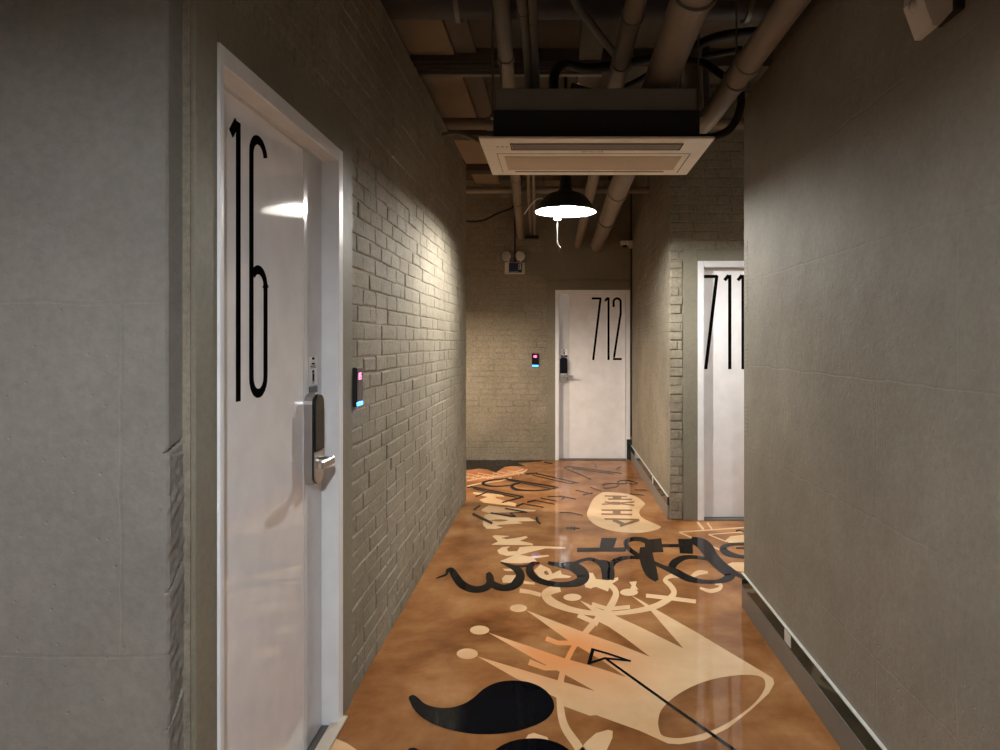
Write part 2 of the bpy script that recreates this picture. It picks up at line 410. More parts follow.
# ------------------------------------------------------------------ floor paintings
def G(px, py, h):
    """a spot on the floor seen at photo pixel (px, py)"""
    y = min(F*CH/max(py-342., 1), YB-.003)
    return ((px-557.)/F*y, y, h)
Z1 = lambda u, v: (460+.12*u, 455+.12*v)
Z2 = lambda u, v: (560+.12*u, 455+.12*v)
Z3 = lambda u, v: (430+.16*u, 520+.16*v)
Z4 = lambda u, v: (560+.2*u, 510+.2*v)
Z5 = lambda u, v: (400+.22*u, 580+.22*v)
Z6 = lambda u, v: (560+.24*u, 600+.24*v)
Z7 = lambda u, v: (330+.24*u, 640+.24*v)
Z8 = lambda u, v: (640+.12*u, 500+.12*v)
ZS = {id(Z1): .12, id(Z2): .12, id(Z3): .16, id(Z4): .2, id(Z5): .22, id(Z6): .24, id(Z7): .24, id(Z8): .12}
P0 = lambda u, v: (u, v)
ZS[id(P0)] = 1.0
class Paint:
    def __init__(s, h): s.mb = MB(); s.h = h; s.k = 0; s.fat = 1.0
    def poly(s, pts, Z=P0, smooth=False, holes=()):
        s.k += 1; h = s.h+s.k*.000012
        if smooth: pts = cr(pts, 5, True)
        P = [Z(*p) for p in pts]; H = [[Z(*p) for p in (cr(q, 5, True))] for q in holes]
        W = [G(*p, h)[:2] for p in P]; HW = [[G(*p, h)[:2] for p in q] for q in H]
        loops = [W]+HW
        tris = tessellate_polygon([[Vector((a, b, 0)) for a, b in l] for l in loops])
        flat = [p for l in loops for p in l]
        s.mb.add([(a, b, h) for a, b in flat], tris)
    def line(s, pts, w, Z=P0, smooth=False, cap=False):
        """w: one width or a list, in zoomed pixels"""
        s.k += 1; h = s.h+s.k*.000012
        ws = w if isinstance(w, (list, tuple)) else [w]*len(pts)
        sc_ = ZS[id(Z)]
        q = [(*Z(*p), max(ww*sc_*s.fat, .8)) for p, ww in zip(pts, ws)]
        if smooth: q = cr(q, 6)
        L, R = ribbon(q); n = len(L)
        vs = [G(*p, h) for p in L]+[G(*p, h) for p in R]
        s.mb.add(vs, [(i, i+1, n+i+1, n+i) for i in range(n-1)])
    def oval(s, c, rx, ry, Z=P0):
        s.poly([(c[0]+rx*math.cos(t*PI/16), c[1]+ry*math.sin(t*PI/16)) for t in range(32)], Z)
    def build(s, name, mat, label):
        o = s.mb.build(name, mat, floor)
        # faces must look up
        me = o.data
        flip = [p.index for p in me.polygons if p.normal.z < 0]
        if flip:
            import bmesh
            bm = bmesh.new(); bm.from_mesh(me); bm.faces.ensure_lookup_table()
            bmesh.ops.reverse_faces(bm, faces=[bm.faces[i] for i in flip]); bm.to_mesh(me); bm.free()
        o['label'] = label; return o

# clock-like sketch behind the crown (lowest coat)
p = Paint(.0004)
p.line([(604,612),(586,632),(572,650),(562,675),(560,700),(564,725),(577,745),(592,768)], [6,6,5,6,7,8,9,9], smooth=True)
p.line([(578,615),(598,624)], 5); p.line([(592,604),(608,609),(630,607)], [4,4,4])
p.line([(546,638.5),(558,643),(573,643)], [5,4.5,5]); p.line([(529,662),(545,668),(560,668)], [6,5,5])
p.line([(519.6,590.5),(530,592),(541,595)], [4.5,4,4])
p.line([(560,588),(550,591),(546,595),(552,602),(569,609),(590,613),(612,613.5),(636,611),(656,606),(670,598),(674,592),(670,585),(665,580),(672,576),(688,577)], [8,8,9,8,6,5,4.5,5,6,6,5.5,5,4,4,4], smooth=True)
p.line([(606,613),(613,602),(616,593),(611,586),(600,583)], [7,7,6,5,3], smooth=True)
p.poly([(130,312),(165,315),(180,345),(240,352),(290,335),(292,350),(250,375),(240,408),(180,385),(150,392),(118,372),(150,350)], Z4)
p.poly([(345,360),(385,356),(378,378),(392,400),(350,396),(358,378)], Z4)
p.line([(646,595.6),(668,598),(696,601.6)], 4); p.line([(690,578),(698,573),(708,572.5)], [3,5,2.5], smooth=True)
p.line([(700,588),(710,591),(719,589),(721,585),(715,584)], [2,4,4,3,2], smooth=True)
p.build('painted_clock', M['beige'], 'beige painted clock-like circle with hands, between the black word and the crown')
# leaf shapes at the bottom
p = Paint(.0004)
p.poly([(70,640),(85,620),(110,590),(150,555),(200,541),(220,546),(218,575),(195,625),(170,665),(90,670)], Z6)
p.poly([(815,412),(826,394),(850,387),(905,405),(915,425),(820,425)], Z7)
p.poly([(0,412),(18,408),(70,430),(130,470),(60,500),(-30,470)], Z7)
p.build('painted_leaves', M['beige'], 'beige painted leaf tips at the near edge of the floor')
# beige brush letters on the left
p = Paint(.0004)
p.poly([(110,310),(350,330),(375,350),(300,347),(295,360),(470,405),(460,428),(200,398),(160,372),(230,350),(110,322)], Z1)
p.poly([(178,455),(240,420),(330,430),(480,445),(635,460),(620,470),(400,478),(240,482),(185,468)], Z1)
p.poly([(190,545),(205,500),(270,488),(420,520),(570,522),(640,550),(480,555),(525,570),(330,582),(300,590),(360,602),(300,616),(220,614),(192,585)], Z1, holes=[[(245,545),(330,536),(400,545),(330,556)]])
p.poly([(388,100),(410,95),(500,100),(445,113),(480,120),(540,112),(600,100),(612,110),(562,130),(640,147),(645,158),(383,155),(425,135)], Z3)
p.poly([(420,190),(450,170),(500,165),(480,180),(490,197),(545,195),(560,170),(640,162),(740,165),(850,170),(845,180),(720,178),(650,195),(560,218),(480,225),(432,212)], Z3)
p.poly([(437,258),(540,215),(620,228),(740,218),(745,228),(650,240),(670,262),(560,272),(480,268)], Z3)
p.poly([(455,305),(540,305),(540,322),(470,318)], Z3)
p.poly([(450,365),(470,345),(535,345),(540,365),(520,392),(455,392)], Z3)
p.poly([(585,380),(655,392),(655,404),(585,400)], Z3)
p.poly([(650,315),(690,278),(750,305),(765,335),(815,312),(825,340),(885,352),(870,362),(780,365),(740,378),(690,365)], Z3, holes=[[(712,325),(730,318),(742,340),(722,342)]])
p.poly([(965,385),(990,365),(1010,380),(1010,430),(970,420)], Z3)
p.build('painted_brush_letters', M['beige'], 'pale ragged brush letters running down the left of the floor')
# small far crown, orange with pale lines
p = Paint(.0004)
p.poly([(-60,150),(60,128),(160,116),(300,148),(380,98),(470,92),(560,122),(530,150),(300,212),(60,222),(-80,225)], Z1)
p.build('painted_far_crown', M['orange'], 'orange painted crown at the far left of the floor')
p = Paint(.0009)
for k in range(12):
    u = 20+k*42; v = 150-(k > 6)*18+(k % 3)*8
    p.line([(u, v), (u+45, v+6)], 5, Z1); 
    if k < 8: p.line([(u-10, v+32), (u+22, v+24), (u+50, v+34)], 5, Z1)
    p.line([(u+4, v+10), (u+10, v+22)], 7, Z1)
p.line([(60,215),(200,190),(340,180),(470,155),(540,140),(560,120)], 9, Z1)
p.line([(370,165),(480,135),(530,118)], 7, Z1)
p.line([(60,262),(160,238),(330,218),(430,190)], 10, Z1)
p.build('painted_crown_lines', M['beige'], 'pale thin lines drawn over the orange far crown')
# speech bubble
p = Paint(.0004)
p.poly([(365,310),(450,312),(560,325),(640,350),(700,395),(705,415),(668,455),(662,490),(690,525),(760,560),(830,590),(840,603),(800,625),(700,645),(600,648),(450,635),(330,600),(260,555),(225,500),(240,440),(275,370),(320,330)], Z2, True)
p.build('painted_bubble', M['beige'], 'pale painted speech bubble on the far right of the floor')
p = Paint(.0009)
for a, b, w in (((372,342),(560,346),11),((400,368),(600,371),12),((350,412),(620,392),12),((372,392),(620,420),12),((345,460),(602,462),14),((345,493),(600,497),14),((372,533),(660,540),14),((500,592),(660,542),20)):
    p.line([a, b], w, Z2)
p.line([(440,357),(510,357)], 28, Z2); p.line([(430,402),(500,404)], 26, Z2); p.line([(440,477),(505,478)], 34, Z2)
p.line([(440,540),(540,582)], 26, Z2)
p.build('painted_laugh', M['brownpaint'], 'brown letters HAHA lying inside the pale bubble')
# pale outline arrow on the right
p = Paint(.0004)
p.line([(960,225),(865,230),(325,268)], 9, Z8); p.line([(325,268),(660,413)], 11, Z8); p.line([(960,262),(865,266),(570,288)], 7, Z8)
p.line([(570,288),(725,350)], 9, Z8); p.line([(478,182),(530,246)], 18, Z8); p.line([(560,190),(600,242)], 14, Z8)
p.poly([(712,335),(755,302),(865,290),(950,295),(950,350),(865,352),(740,357)], Z8)
p.poly([(640,505),(670,500),(715,540),(700,556)], Z8); p.poly([(715,540),(770,520),(865,520),(950,530),(950,590),(865,600),(740,580)], Z8)
p.build('painted_outline_arrow', M['beige'], 'thin pale outlined arrow and blobs in front of the partly hidden door')
# crown
crown = [(477,656.4),(556,680),(594.8,691.2),(562.8,673.5),(536.4,660.3),(488,632.6),(565,658.6),(600,668.5),(626,677.3),(604,662),(584,650),(569.4,641.6),(526,610.2),
         (560,623.4),(584,632.4),(620,645),(650,656.9),(625,638),(609,627),(598,621.5),(592,611),(580,600.5),(590,605),(611,613.8),(640,627),(683.6,648.7),(662,624),(651,611),(631.5,595.8),(642,601),(656,609.5),(694.4,631.2),(766.4,674.2),
         (773,678.5),(774.2,684),(768.8,693.6),(752,709.2),(728,728.4),(704,740.4),(680,744.5),(668,743.8),(663.2,741.6),(640,731),(596,715.2),(590,716),(564.8,706.8),(556,697.7),(515,678)]
hole = [(410,500),(425,455),(480,402),(560,357),(650,328),(760,313),(830,318),(854,340),(848,380),(800,440),(700,512),(600,556),(500,576),(430,567),(412,535)]
p = Paint(.0008)
p.poly(crown, holes=[[Z6(*q) for q in hole]])
for c, rx, ry in (((518.5,608.3),8.6,3.9),((479.6,630.2),9.7,4.5),((467.3,653.9),10.6,5.3),((572.4,597.4),9,3.6),((629,592.4),9,3.6)): p.oval(c, rx, ry)
p.build('painted_crown', M['beige'], 'large beige five-pointed crown with ball tips, lying on its side')
# moustaches
p = Paint(.0014)
p.poly([(328,240),(345,230),(365,240),(395,266),(440,281),(500,283),(555,268),(600,240),(640,205),(690,180),(750,170),(820,175),(880,198),(920,235),(934,270),(928,300),(900,332),(850,358),(780,380),(700,392),(610,393),(520,380),(440,355),(385,325),(350,290),(335,262)], Z7, True)
p.build('painted_moustache', M['black'], 'black painted curl shape at the near left of the crown')
p = Paint(.0014)
p.poly([(325,458),(345,450),(365,456),(420,490),(500,497),(600,490),(670,470),(720,438),(780,417),(850,411),(910,418),(965,438),(1010,475),(1015,520),(950,560),(760,590),(500,575),(370,520),(330,480)], Z7, True)
p.build('painted_moustache', M['black'], 'black painted curl shape cut off by the bottom of the photo')
# arrow
p = Paint(.0020)
p.line([(138,203),(120,270)], 15, Z6); p.line([(133,206),(200,225),(295,257)], 8, Z6); p.line([(118,266),(190,243)], 9, Z6); p.line([(185,244),(293,255)], 8, Z6)
p.line([(192,247),(440,425),(720,622),(900,750)], [9,11,13,14], Z6)
p.build('painted_arrow', M['black'], 'long thin black arrow pointing up across the crown')
# black word and its block letters
p = Paint(.0014); p.fat = 1.16
p.line([(38,366),(70,354),(100,342),(112,318),(135,318),(160,355),(195,400),(245,428),(300,436),(350,422),(375,395),(372,355),(360,330)], [4,9,12,22,34,42,44,40,36,38,42,40,22], Z3, True)
p.line([(370,385),(410,412),(460,425),(515,415),(550,385),(565,350),(548,315),(505,290),(440,266)], [30,38,36,42,52,48,40,24,6], Z3, True)
p.line([(500,290),(580,290),(640,280),(685,268)], [14,12,12,10], Z3, True)
p.line([(672,268),(640,278),(622,310),(640,350),(690,382),(770,402),(860,404),(930,388),(958,355),(935,318),(880,290),(800,280),(738,268)], [10,28,42,40,32,28,30,48,66,62,50,26,18], Z3, True)
p.line([(40,290),(95,258),(150,246),(195,262)], [22,14,14,20], Z4, True)
p.line([(195,262),(225,280),(240,310),(240,350)], [22,50,56,50], Z4, True)
p.line([(250,300),(262,268),(300,246),(350,238),(410,240)], [30,26,20,14,14], Z4, True)
p.line([(420,245),(375,218),(338,188),(330,162),(355,148),(400,146),(435,160),(448,190)], [16,18,20,22,18,18,26,46], Z4, True)
p.line([(425,185),(430,225),(440,270),(458,315),(485,354)], [44,58,60,52,18], Z4, True)
p.line([(465,262),(520,288),(580,312),(640,342),(710,358),(790,358),(840,340),(850,318),(810,285),(765,240),(735,195),(700,165),(655,150)], [16,18,30,28,18,18,34,46,46,50,56,46,26], Z4, True)
p.line([(575,312),(560,285),(585,255),(640,236),(720,242),(760,255)], [22,34,30,18,14,14], Z4, True)
p.line([(750,585),(800,615),(870,652),(930,672)], [44,34,26,20], Z8, True)
p.poly([(207,140),(285,140),(265,202),(195,205)], Z4); p.line([(85,200),(330,198)], 18, Z4)
p.poly([(445,148),(505,143),(518,212),(430,215),(450,180)], Z4); p.line([(500,179),(600,179)], 14, Z4)
p.poly([(590,145),(662,145),(665,220),(600,217)], Z4)
p.line([(1000,440),(940,375),(870,368),(780,370),(712,385),(692,408),(720,440),(790,465),(870,476),(960,460)], [20,16,18,20,30,48,46,32,24,20], Z8, True)
p.line([(800,402),(970,404)], 10, Z8)
p.line([(798,262),(830,252),(865,264),(900,258)], 11, Z8)
p.build('painted_word', M['black'], 'broad black script word brushed across the middle of the floor')
# black jagged painted shape at the far left
p = Paint(.0014)
p.poly([(-300,45),(60,43),(470,46),(680,45),(680,54),(480,66),(545,96),(420,92),(370,100),(300,145),(230,120),(160,112),(60,125),(-300,140)], Z1)
p.build('painted_mountain', M['black'], 'black jagged patch at the foot of the far brick wall')
# thin black doodles
p = Paint(.0020)
S1 = [([(545,160),(645,152)],10),([(630,156),(980,232)],10),([(600,168),(900,238)],7),([(900,240),(992,228)],8),
 ([(375,198),(820,272)],12),([(395,210),(750,280)],7),([(60,275),(100,262)],10),([(90,265),(530,350)],11),([(110,282),(470,354)],8),
 ([(130,348),(225,312)],10),([(350,397),(530,350)],12),([(115,460),(170,420)],14),([(105,492),(270,572)],22),([(255,485),(465,516)],13),
 ([(415,485),(465,516)],9),([(375,447),(560,479)],11),([(415,484),(560,478)],9),([(470,430),(530,405)],14),([(530,407),(695,438)],8),
 ([(560,395),(630,378)],13),([(630,380),(790,412)],7),([(670,360),(810,388)],7),([(730,347),(850,345),(965,370)],6),([(845,372),(872,350)],12),([(700,60),(770,75)],8)]
for a, w in S1: p.line(a, w, Z1)
p.line([(370,200),(300,205),(230,218),(190,240),(240,258),(330,262),(430,252),(500,236)], [8,9,13,22,13,9,8,8], Z1, True)
p.line([(500,235),(455,243),(432,262),(455,284),(520,295),(640,297),(740,288),(815,272)], [8,12,26,22,12,8,8,9], Z1, True)
p.line([(638,518),(645,550),(672,578)], [18,20,10], Z1, True)
S2 = [([(50,610),(165,613)],9),([(88,600),(125,628)],11),([(90,625),(125,600)],9),([(30,105),(260,205)],8),([(30,105),(90,95)],7),([(90,98),(515,155)],7),([(100,112),(450,162)],6),
 ([(470,120),(505,97)],5),([(190,335),(275,315)],7),([(130,295),(270,325)],6),([(250,268),(350,305)],7),([(620,290),(730,295)],6),([(580,325),(700,338)],6),
 ([(0,480),(80,480),(190,505)],7),([(295,80),(300,104)],8)]
for a, w in S2: p.line(a, w, Z2)
p.line([(350,255),(400,238),(470,240),(490,254),(450,270),(380,278),(360,272)], 7, Z2, True)
p.line([(560,240),(495,238),(485,222),(540,212),(600,222),(645,238),(590,242),(540,225)], 8, Z2, True)
p.build('painted_doodles', M['black'], 'thin black outlined letters, star and strokes at the far end of the floor')

# ------------------------------------------------------------------ doors
# digits as strokes in a box: u to the right, v up, in metres, 0.78 m tall
HT = .78
def arc(cx, cy, rx, ry, a0, a1, n=12):
    return [(cx+rx*math.cos(math.radians(a0+(a1-a0)*i/n)), cy+ry*math.sin(math.radians(a0+(a1-a0)*i/n))) for i in range(n+1)]
def digit(d):
    s = .026; h = HT; t = s/2
    if d == '1': return [[(.052-t-.030, h-.045), (.052-t+.004, h-.003)], [(.052, 0), (.052, h)]], .07
    if d == '7': return [[(0, h-t), (.125-t, h-t)], [(.110, h-t*.4), (.018, 0)]], .125
    if d == '6':
        return [arc(.062, h-.062, .049, .049, 10, 180)[0:]+[(.013, .062)]+arc(.062, .062, .049, .049, 180, 360)+[(.111, h*.49-.05)]+arc(.062, h*.49-.05, .049, .049, 0, 140)], .124
    if d == '2':
        return [[(.013, h-.12)]+arc(.057, h-.057, .044, .044, 180, 0)+[(.101, h-.20), (.018, .03)], [(.006, t), (.115, t)]], .115
def number(txt, fn, parent, u0, v0, gap=.048, sw=.027):
    mb = MB(); u = u0
    for ch_ in txt:
        strokes, w = digit(ch_)
        for i_, st in enumerate(strokes):
            L, R = ribbon([(a, b, sw) for a, b in st]); n = len(L)
            e = .00005*i_
            for side in (0,):
                vs = [fn(u+a, v0+b, .0012+e) for a, b in L]+[fn(u+a, v0+b, .0012+e) for a, b in R]
                vs += [fn(u+a, v0+b, 0) for a, b in L]+[fn(u+a, v0+b, 0) for a, b in R]
                fs = [(i, i+1, n+i+1, n+i) for i in range(n-1)]
                fs += [(i, i+1, 2*n+i+1, 2*n+i) for i in range(n-1)]+[(n+i, n+i+1, 3*n+i+1, 3*n+i) for i in range(n-1)]
                fs += [(0, n, 3*n, 2*n), (n-1, 2*n-1, 4*n-1, 3*n-1)]
                mb.add(vs, fs)
        u += w+gap
    return mb.build('door_number', M['ink'], parent)

def make_door(name, label, fn, W, H, txt, u_txt, v_txt, lock_at, lock_dir, rec=.053, gap=.048, fw=.05, fn0=None):
    """fn(u, v, d): u across from the left jamb, v up, d out of the wall towards the corridor."""
    root = empty(name, fn(W/2, 0, 0)); root['kind'] = 'structure'; root['label'] = label; root['category'] = 'door'
    def fbox(mb, u0, u1, v0, v1, d0, d1, b=0.):
        t = MB(); t.box(u0, u1, v0, v1, d0, d1, b)
        mb.add([fn(*v) for v in t.v], t.f)
    m_ = MB()
    fa = fn0 or fw
    for a in ((0, fa, 0, H), (W-fw, W, 0, H), (fa, W-fw, H-fw, H)): fbox(m_, *a, -rec-.05, .012, .0025)
    # stop bead inside
    fbox(m_, fa, fa+.004, 0, H-fw, -rec-.05, -rec+.012); fbox(m_, fa, W-fw, H-fw-.004, H-fw, -rec-.05, -rec+.012)
    m_.build('door_frame', M['frame'], root)
    m_ = MB(); g_ = .006
    fbox(m_, fa+g_, W-fw-g_, .012, H-fw-g_, -rec-.045, -rec, .002)
    m_.build('door_leaf', M['door'], root)
    m_ = MB(); fbox(m_, fw, W-fw, -.0, .010, -rec-.05, .02, .001); m_.build('threshold', M['floordark'], root)
    m_ = MB(); fbox(m_, fw*.3, W-fw*.3, .011, H-.02, -rec-.058, -rec-.05); m_.build('seal', M['blackrub'], root)
    # lock stile
    la, lb = lock_at
    m_ = MB(); fbox(m_, la, lb, .014, H-fw-.008, -rec, -rec+.0015); m_.build('lock_stile', M['stile'], root)
    number(txt, lambda u, v, d: fn(u, v, -rec+d), root, u_txt, v_txt, gap)
    return root, fbox
def lock(root, fbox, fn, uc, rec, ldir):
    """uc: centre of the lock; ldir: direction the lever points"""
    z0, z1 = .95, 1.278; w = .05; m_ = MB()
    outline = [(uc+math.copysign(1, c)*0+w*.98*c, s) for c, s in ()]
    def pill(hw, a, b, k=10):
        P = []
        for i in range(k+1): t = PI*i/k; P.append((uc+hw*math.cos(t), b-hw*.75+hw*.75*math.sin(t)))
        for i in range(k+1): t = PI+PI*i/k; P.append((uc+hw*math.cos(t), a+hw*.75+hw*.75*math.sin(t)))
        return P
    m_.prism(pill(w, z0, z1), lambda u, v, s: fn(u, v, -rec+(.0 if s == 0 else .030)))
    body = m_.build('door_lock', M['steel'], root); body['label'] = 'silver electronic lock body'
    m_ = MB(); m_.prism(pill(w*.96, z0+.004, z1-.004), lambda u, v, s: fn(u, v, -rec+(.030 if s == 0 else .034))); m_.build('lock_seam', M['blackrub'], body)
    m_ = MB()
    P = [q for q in pill(w*.86, z0+.10, z1-.006) if q[1] > 1.12]; P = [(uc+w*.86, 1.075)]+P+[(uc-w*.86, 1.075)]
    m_.prism(P, lambda u, v, s: fn(u, v, -rec+(.034 if s == 0 else .042))); m_.build('touch_panel', M['blackgloss'], body)
    m_ = MB()
    P = [q for q in pill(w*.86, z0+.006, z1) if q[1] < 1.0]; P = P+[(uc+w*.86, 1.07), (uc-w*.86, 1.07)]
    c_ = (uc, 1.0); P.sort(key=lambda q: math.atan2(q[1]-c_[1], q[0]-c_[0]))
    m_.prism(P, lambda u, v, s: fn(u, v, -rec+(.034 if s == 0 else .040))); m_.build('lower_cover', M['steel'], body)
    m_ = MB()
    pts = [fn(uc, 1.035, -rec+.04), fn(uc, 1.035, -rec+.082)]
    m_.tube(pts, .016, 16)
    a, b = (uc+.018, uc-.115) if ldir < 0 else (uc-.018, uc+.115)
    fbox(m_, min(a, b), max(a, b), 1.022, 1.050, -rec+.072, -rec+.090, .004)
    m_.build('lever_handle', M['steel'], body)
def sticker(root, fbox, u0, u1, z0, z1, rec):
    m_ = MB(); fbox(m_, u0, u1, z0, z1, -rec+.0015, -rec+.0022); s_ = m_.build('sticker', M['frame'], root); s_['label'] = 'small white notice sticker'
    m_ = MB(); w = u1-u0; h = z1-z0
    for fx0, fx1, fy0, fy1 in ((.36,.64,.90,.98),(.3,.7,.72,.78),(.15,.85,.65,.68),(.15,.85,.60,.62),(.38,.60,.42,.52),(.40,.62,.12,.40),(.36,.66,.08,.10),(.45,.55,.02,.05)):
        fbox(m_, u0+w*fx0, u0+w*fx1, z0+h*fy0, z0+h*fy1, -rec+.0022, -rec+.0026)
    m_.build('sticker_print', M['ink'], s_)
    m_ = MB(); fbox(m_, u0, u1+.002, z0-.030, z0-.006, -rec+.0015, -rec+.003); m_.build('black_tag', M['blackgloss'], root)

# door 16: u runs along +Y from the near jamb, seen from the corridor the near jamb is on the left
f16 = lambda u, v, d: (XL+d, D16a+u, v)
W16 = D16b-D16a
r16, fb = make_door('door_1', 'tall white door with black number 16 in the left wall, nearest the viewer', f16, W16, D16t, '716', 1.75-D16a-.045, 1.294, (2.43-D16a, W16-.058), -1, gap=.052, fn0=.022)
lock(r16, fb, f16, 2.482-D16a, .053, -1); sticker(r16, fb, 2.482-D16a, 2.565-D16a, 1.305, 1.406, .053)
m_ = MB(); m_.box(XL-.02, XL+.03, D16a+.05, D16b-.0, 0.0105, .02, .002); m_.build('sill_strip', M['ledge'], r16)
f11 = lambda u, v, d: (D11a+u, YA-.0-d, v)
r11, fb = make_door('door_2', 'white door with black number 711 half hidden by the right wall', f11, D11b-D11a, D11t, '711', .060, 1.235, (D11b-D11a-.22, D11b-D11a-.06), 1, gap=.040)
f12 = lambda u, v, d: (D12a+u, YB-d, v)
W12 = D12b-D12a
r12, fb = make_door('door_3', 'white door with black number 712 at the far end of the corridor', f12, W12, D12t, '712', W12-.470, 1.235, (.058, .175), 1, gap=.032, fw=.045)
lock(r12, fb, f12, .105, .053, 1); sticker(r12, fb, .070, .150, 1.30, 1.37, .053)

# ------------------------------------------------------------------ skirtings
def skirting(name, label, x, y0, y1, s):
    """s = -1: faces towards -X"""
    r = empty(name, (x, (y0+y1)/2, 0)); r['kind'] = 'structure'; r['label'] = label; r['category'] = 'skirting'
    def bx(n, d, z0, z1, mt, b=.001):
        m_ = MB(); a, c = sorted((x+s*.0, x+s*d)); m_.box(a, c, y0, y1, z0, z1, b); return m_.build(n, M[mt], r)
    bx('plinth', .012, 0, .112, 'skirt', .002)
    o = bx('lower_edge', .014, .112, .116, 'galv')
    bx('glass_strip', .011, .116, .184, 'teal')
    bx('upper_edge', .013, .184, .190, 'edgewhite')
    return r
r = skirting('baseboard_right', 'dark glass skirting with white top edge along the right wall', XR, -3.6, YR, -1)
m_ = MB(); m_.box(XR-.013, XR-.010, 3.02, 3.10, .125, .178); m_.build('socket_cover', M['white'], r)
r = skirting('baseboard_column', 'dark glass skirting with white top edge along the narrow far side wall', XC-.005, YA+.02, YB-.05, -1)
m_ = MB(); m_.box(XC-.019, XC-.015, 6.55, 6.60, .117, .184); m_.build('joint_strip', M['white'], r)

# ------------------------------------------------------------------ readers, lights and cameras on walls
def reader(name, label, fn, loc):
    r = empty(name, loc); tag(r, label, 'card reader', 'lit card readers beside the doors')
    def fb(n, a, mt, b=.0):
        t = MB(); t.box(*a, b); m_ = MB(); m_.add([fn(*v) for v in t.v], t.f); return m_.build(n, M[mt], r)
    fb('body', (-.043, .043, -.08, .08, 0, .020), 'blackrub', .004)
    fb('face', (-.038, .038, -.058, .074, .020, .022), 'blackgloss')
    fb('light_bar', (-.038, .038, -.077, -.062, .016, .0235), 'blue', .002)
    t = MB(); m_ = MB()
    for a in ((-.018,-.010,.030,.058),(-.004,.016,.052,.058),(-.004,.002,.042,.058),(-.004,.016,.042,.047),(.010,.016,.030,.047),(-.004,.016,.030,.035)):
        t.box(*a, .022, .0228)
    m_.add([fn(*v) for v in t.v], t.f); m_.build('display', M['pink'], r)
reader('card_reader', 'black card reader with pink digits on the left brick wall beside the nearest door', lambda u, v, d: (XL+d, 2.868+u, 1.275+v), (XL, 2.868, 1.275))
reader('card_reader', 'small black card reader with blue light on the far brick wall left of door 712', lambda u, v, d: (-.268+u, YB-.006-d, 1.237+v), (-.268, YB-.006, 1.237))

# emergency light
e = empty('emergency_light', (-.51, YB-.006, 2.33)); tag(e, 'twin-head emergency light with navy panel on the far brick wall', 'emergency light')
yb = YB-.006
m_ = MB(); m_.box(-.642, -.394, yb-.06, yb, 2.30, 2.438, .004); m_.build('battery_box', M['white'], e)
m_ = MB(); m_.box(-.59, -.43, yb-.064, yb-.060, 2.312, 2.43); pn = m_.build('front_panel', M['navy'], e)
m_ = MB(); m_.box(-.452, -.444, yb-.066, yb-.064, 2.35, 2.425); m_.build('panel_stripe', M['frame'], pn)
m_ = MB()
for k in range(4): m_.box(-.475, -.458, yb-.066, yb-.064, 2.35+k*.02, 2.358+k*.02)
m_.build('panel_symbol', M['frame'], pn)
m_ = MB()
for k in range(5): m_.box(-.57+k*.02, -.56+k*.02, yb-.066, yb-.064, 2.316, 2.324)
m_.build('panel_caption', M['frame'], pn)
for cx, tilt in ((-.598, .5), (-.448, 0)):
    m_ = MB(); m_.lathe([(.0, .0), (.03, .0), (.055, -.03), (.060, -.055), (.052, -.058)], (0, 0, 0), 28, 'y')
    vs = [(x*math.cos(tilt)+y*math.sin(tilt), -x*math.sin(tilt)+y*math.cos(tilt), z) for x, y, z in m_.v]; m_.v = [(x+cx, y+yb-.02, z+2.515) for x, y, z in vs]
    h_ = m_.build('lamp_head', M['white'], e)
    m_ = MB(); m_.lathe([(.0, -.062), (.02, -.061), (.053, -.054)], (0, 0, 0), 28, 'y')
    vs = [(x*math.cos(tilt)+y*math.sin(tilt), -x*math.sin(tilt)+y*math.cos(tilt), z) for x, y, z in m_.v]; m_.v = [(x+cx, y+yb-.02, z+2.515) for x, y, z in vs]
    m_.build('lens', M['lens'], h_)
    m_ = MB(); m_.tube([(cx, yb-.03, 2.436), (cx, yb-.03, 2.47)], .010, 10); m_.build('neck', M['white'], h_)
m_ = MB(); m_.tube(cr([(-.518, yb-.006, 2.438), (-.520, yb-.008, 2.75), (-.523, yb-.008, 3.1), (-.523, yb-.008, CEIL-.001)], 4), .009, 8)
tag(m_.build('power_cable', M['blackrub']), 'thin black cable running up the far wall from the emergency light', 'cable')

# security camera at the corner
e = empty('security_camera', (XC-.005, 8.42, 2.62)); tag(e, 'small white security camera on the side wall above the far door', 'camera')
m_ = MB(); m_.box(XC-.05, XC-.004, 8.39, 8.45, 2.60, 2.69, .005); m_.build('wall_mount', M['white'], e)
m_ = MB(); m_.box(XC-.155, XC-.045, 8.37, 8.46, 2.635, 2.69, .012); hd = m_.build('housing', M['white'], e)
m_ = MB(); m_.lathe([(.0, .0), (.018, .004), (.028, .016), (.03, .03)], (XC-.10, 8.415, 2.607), 20); m_.build('lens_dome', M['blackgloss'], hd)
m_ = MB(); m_.tube([(XC-.012, YB-.03, .30), (XC-.012, YB-.03, CEIL-.002)], .009, 8)
tag(m_.build('corner_cable', M['blackrub']), 'black vertical cable in the corner right of door 712', 'cable')
e = empty('cable_box', (XC-.04, YB-.04, .08)); tag(e, 'small black box in the floor corner right of door 712', 'cable box')
m_ = MB(); m_.box(XC-.065, XC-.005, YB-.048, YB-.013, .012, .26, .004); m_.build('case', M['blackrub'], e)
m_ = MB(); m_.box(XC-.050, XC-.022, YB-.052, YB-.048, .15, .2); m_.build('label_plate', M['teal'], e)

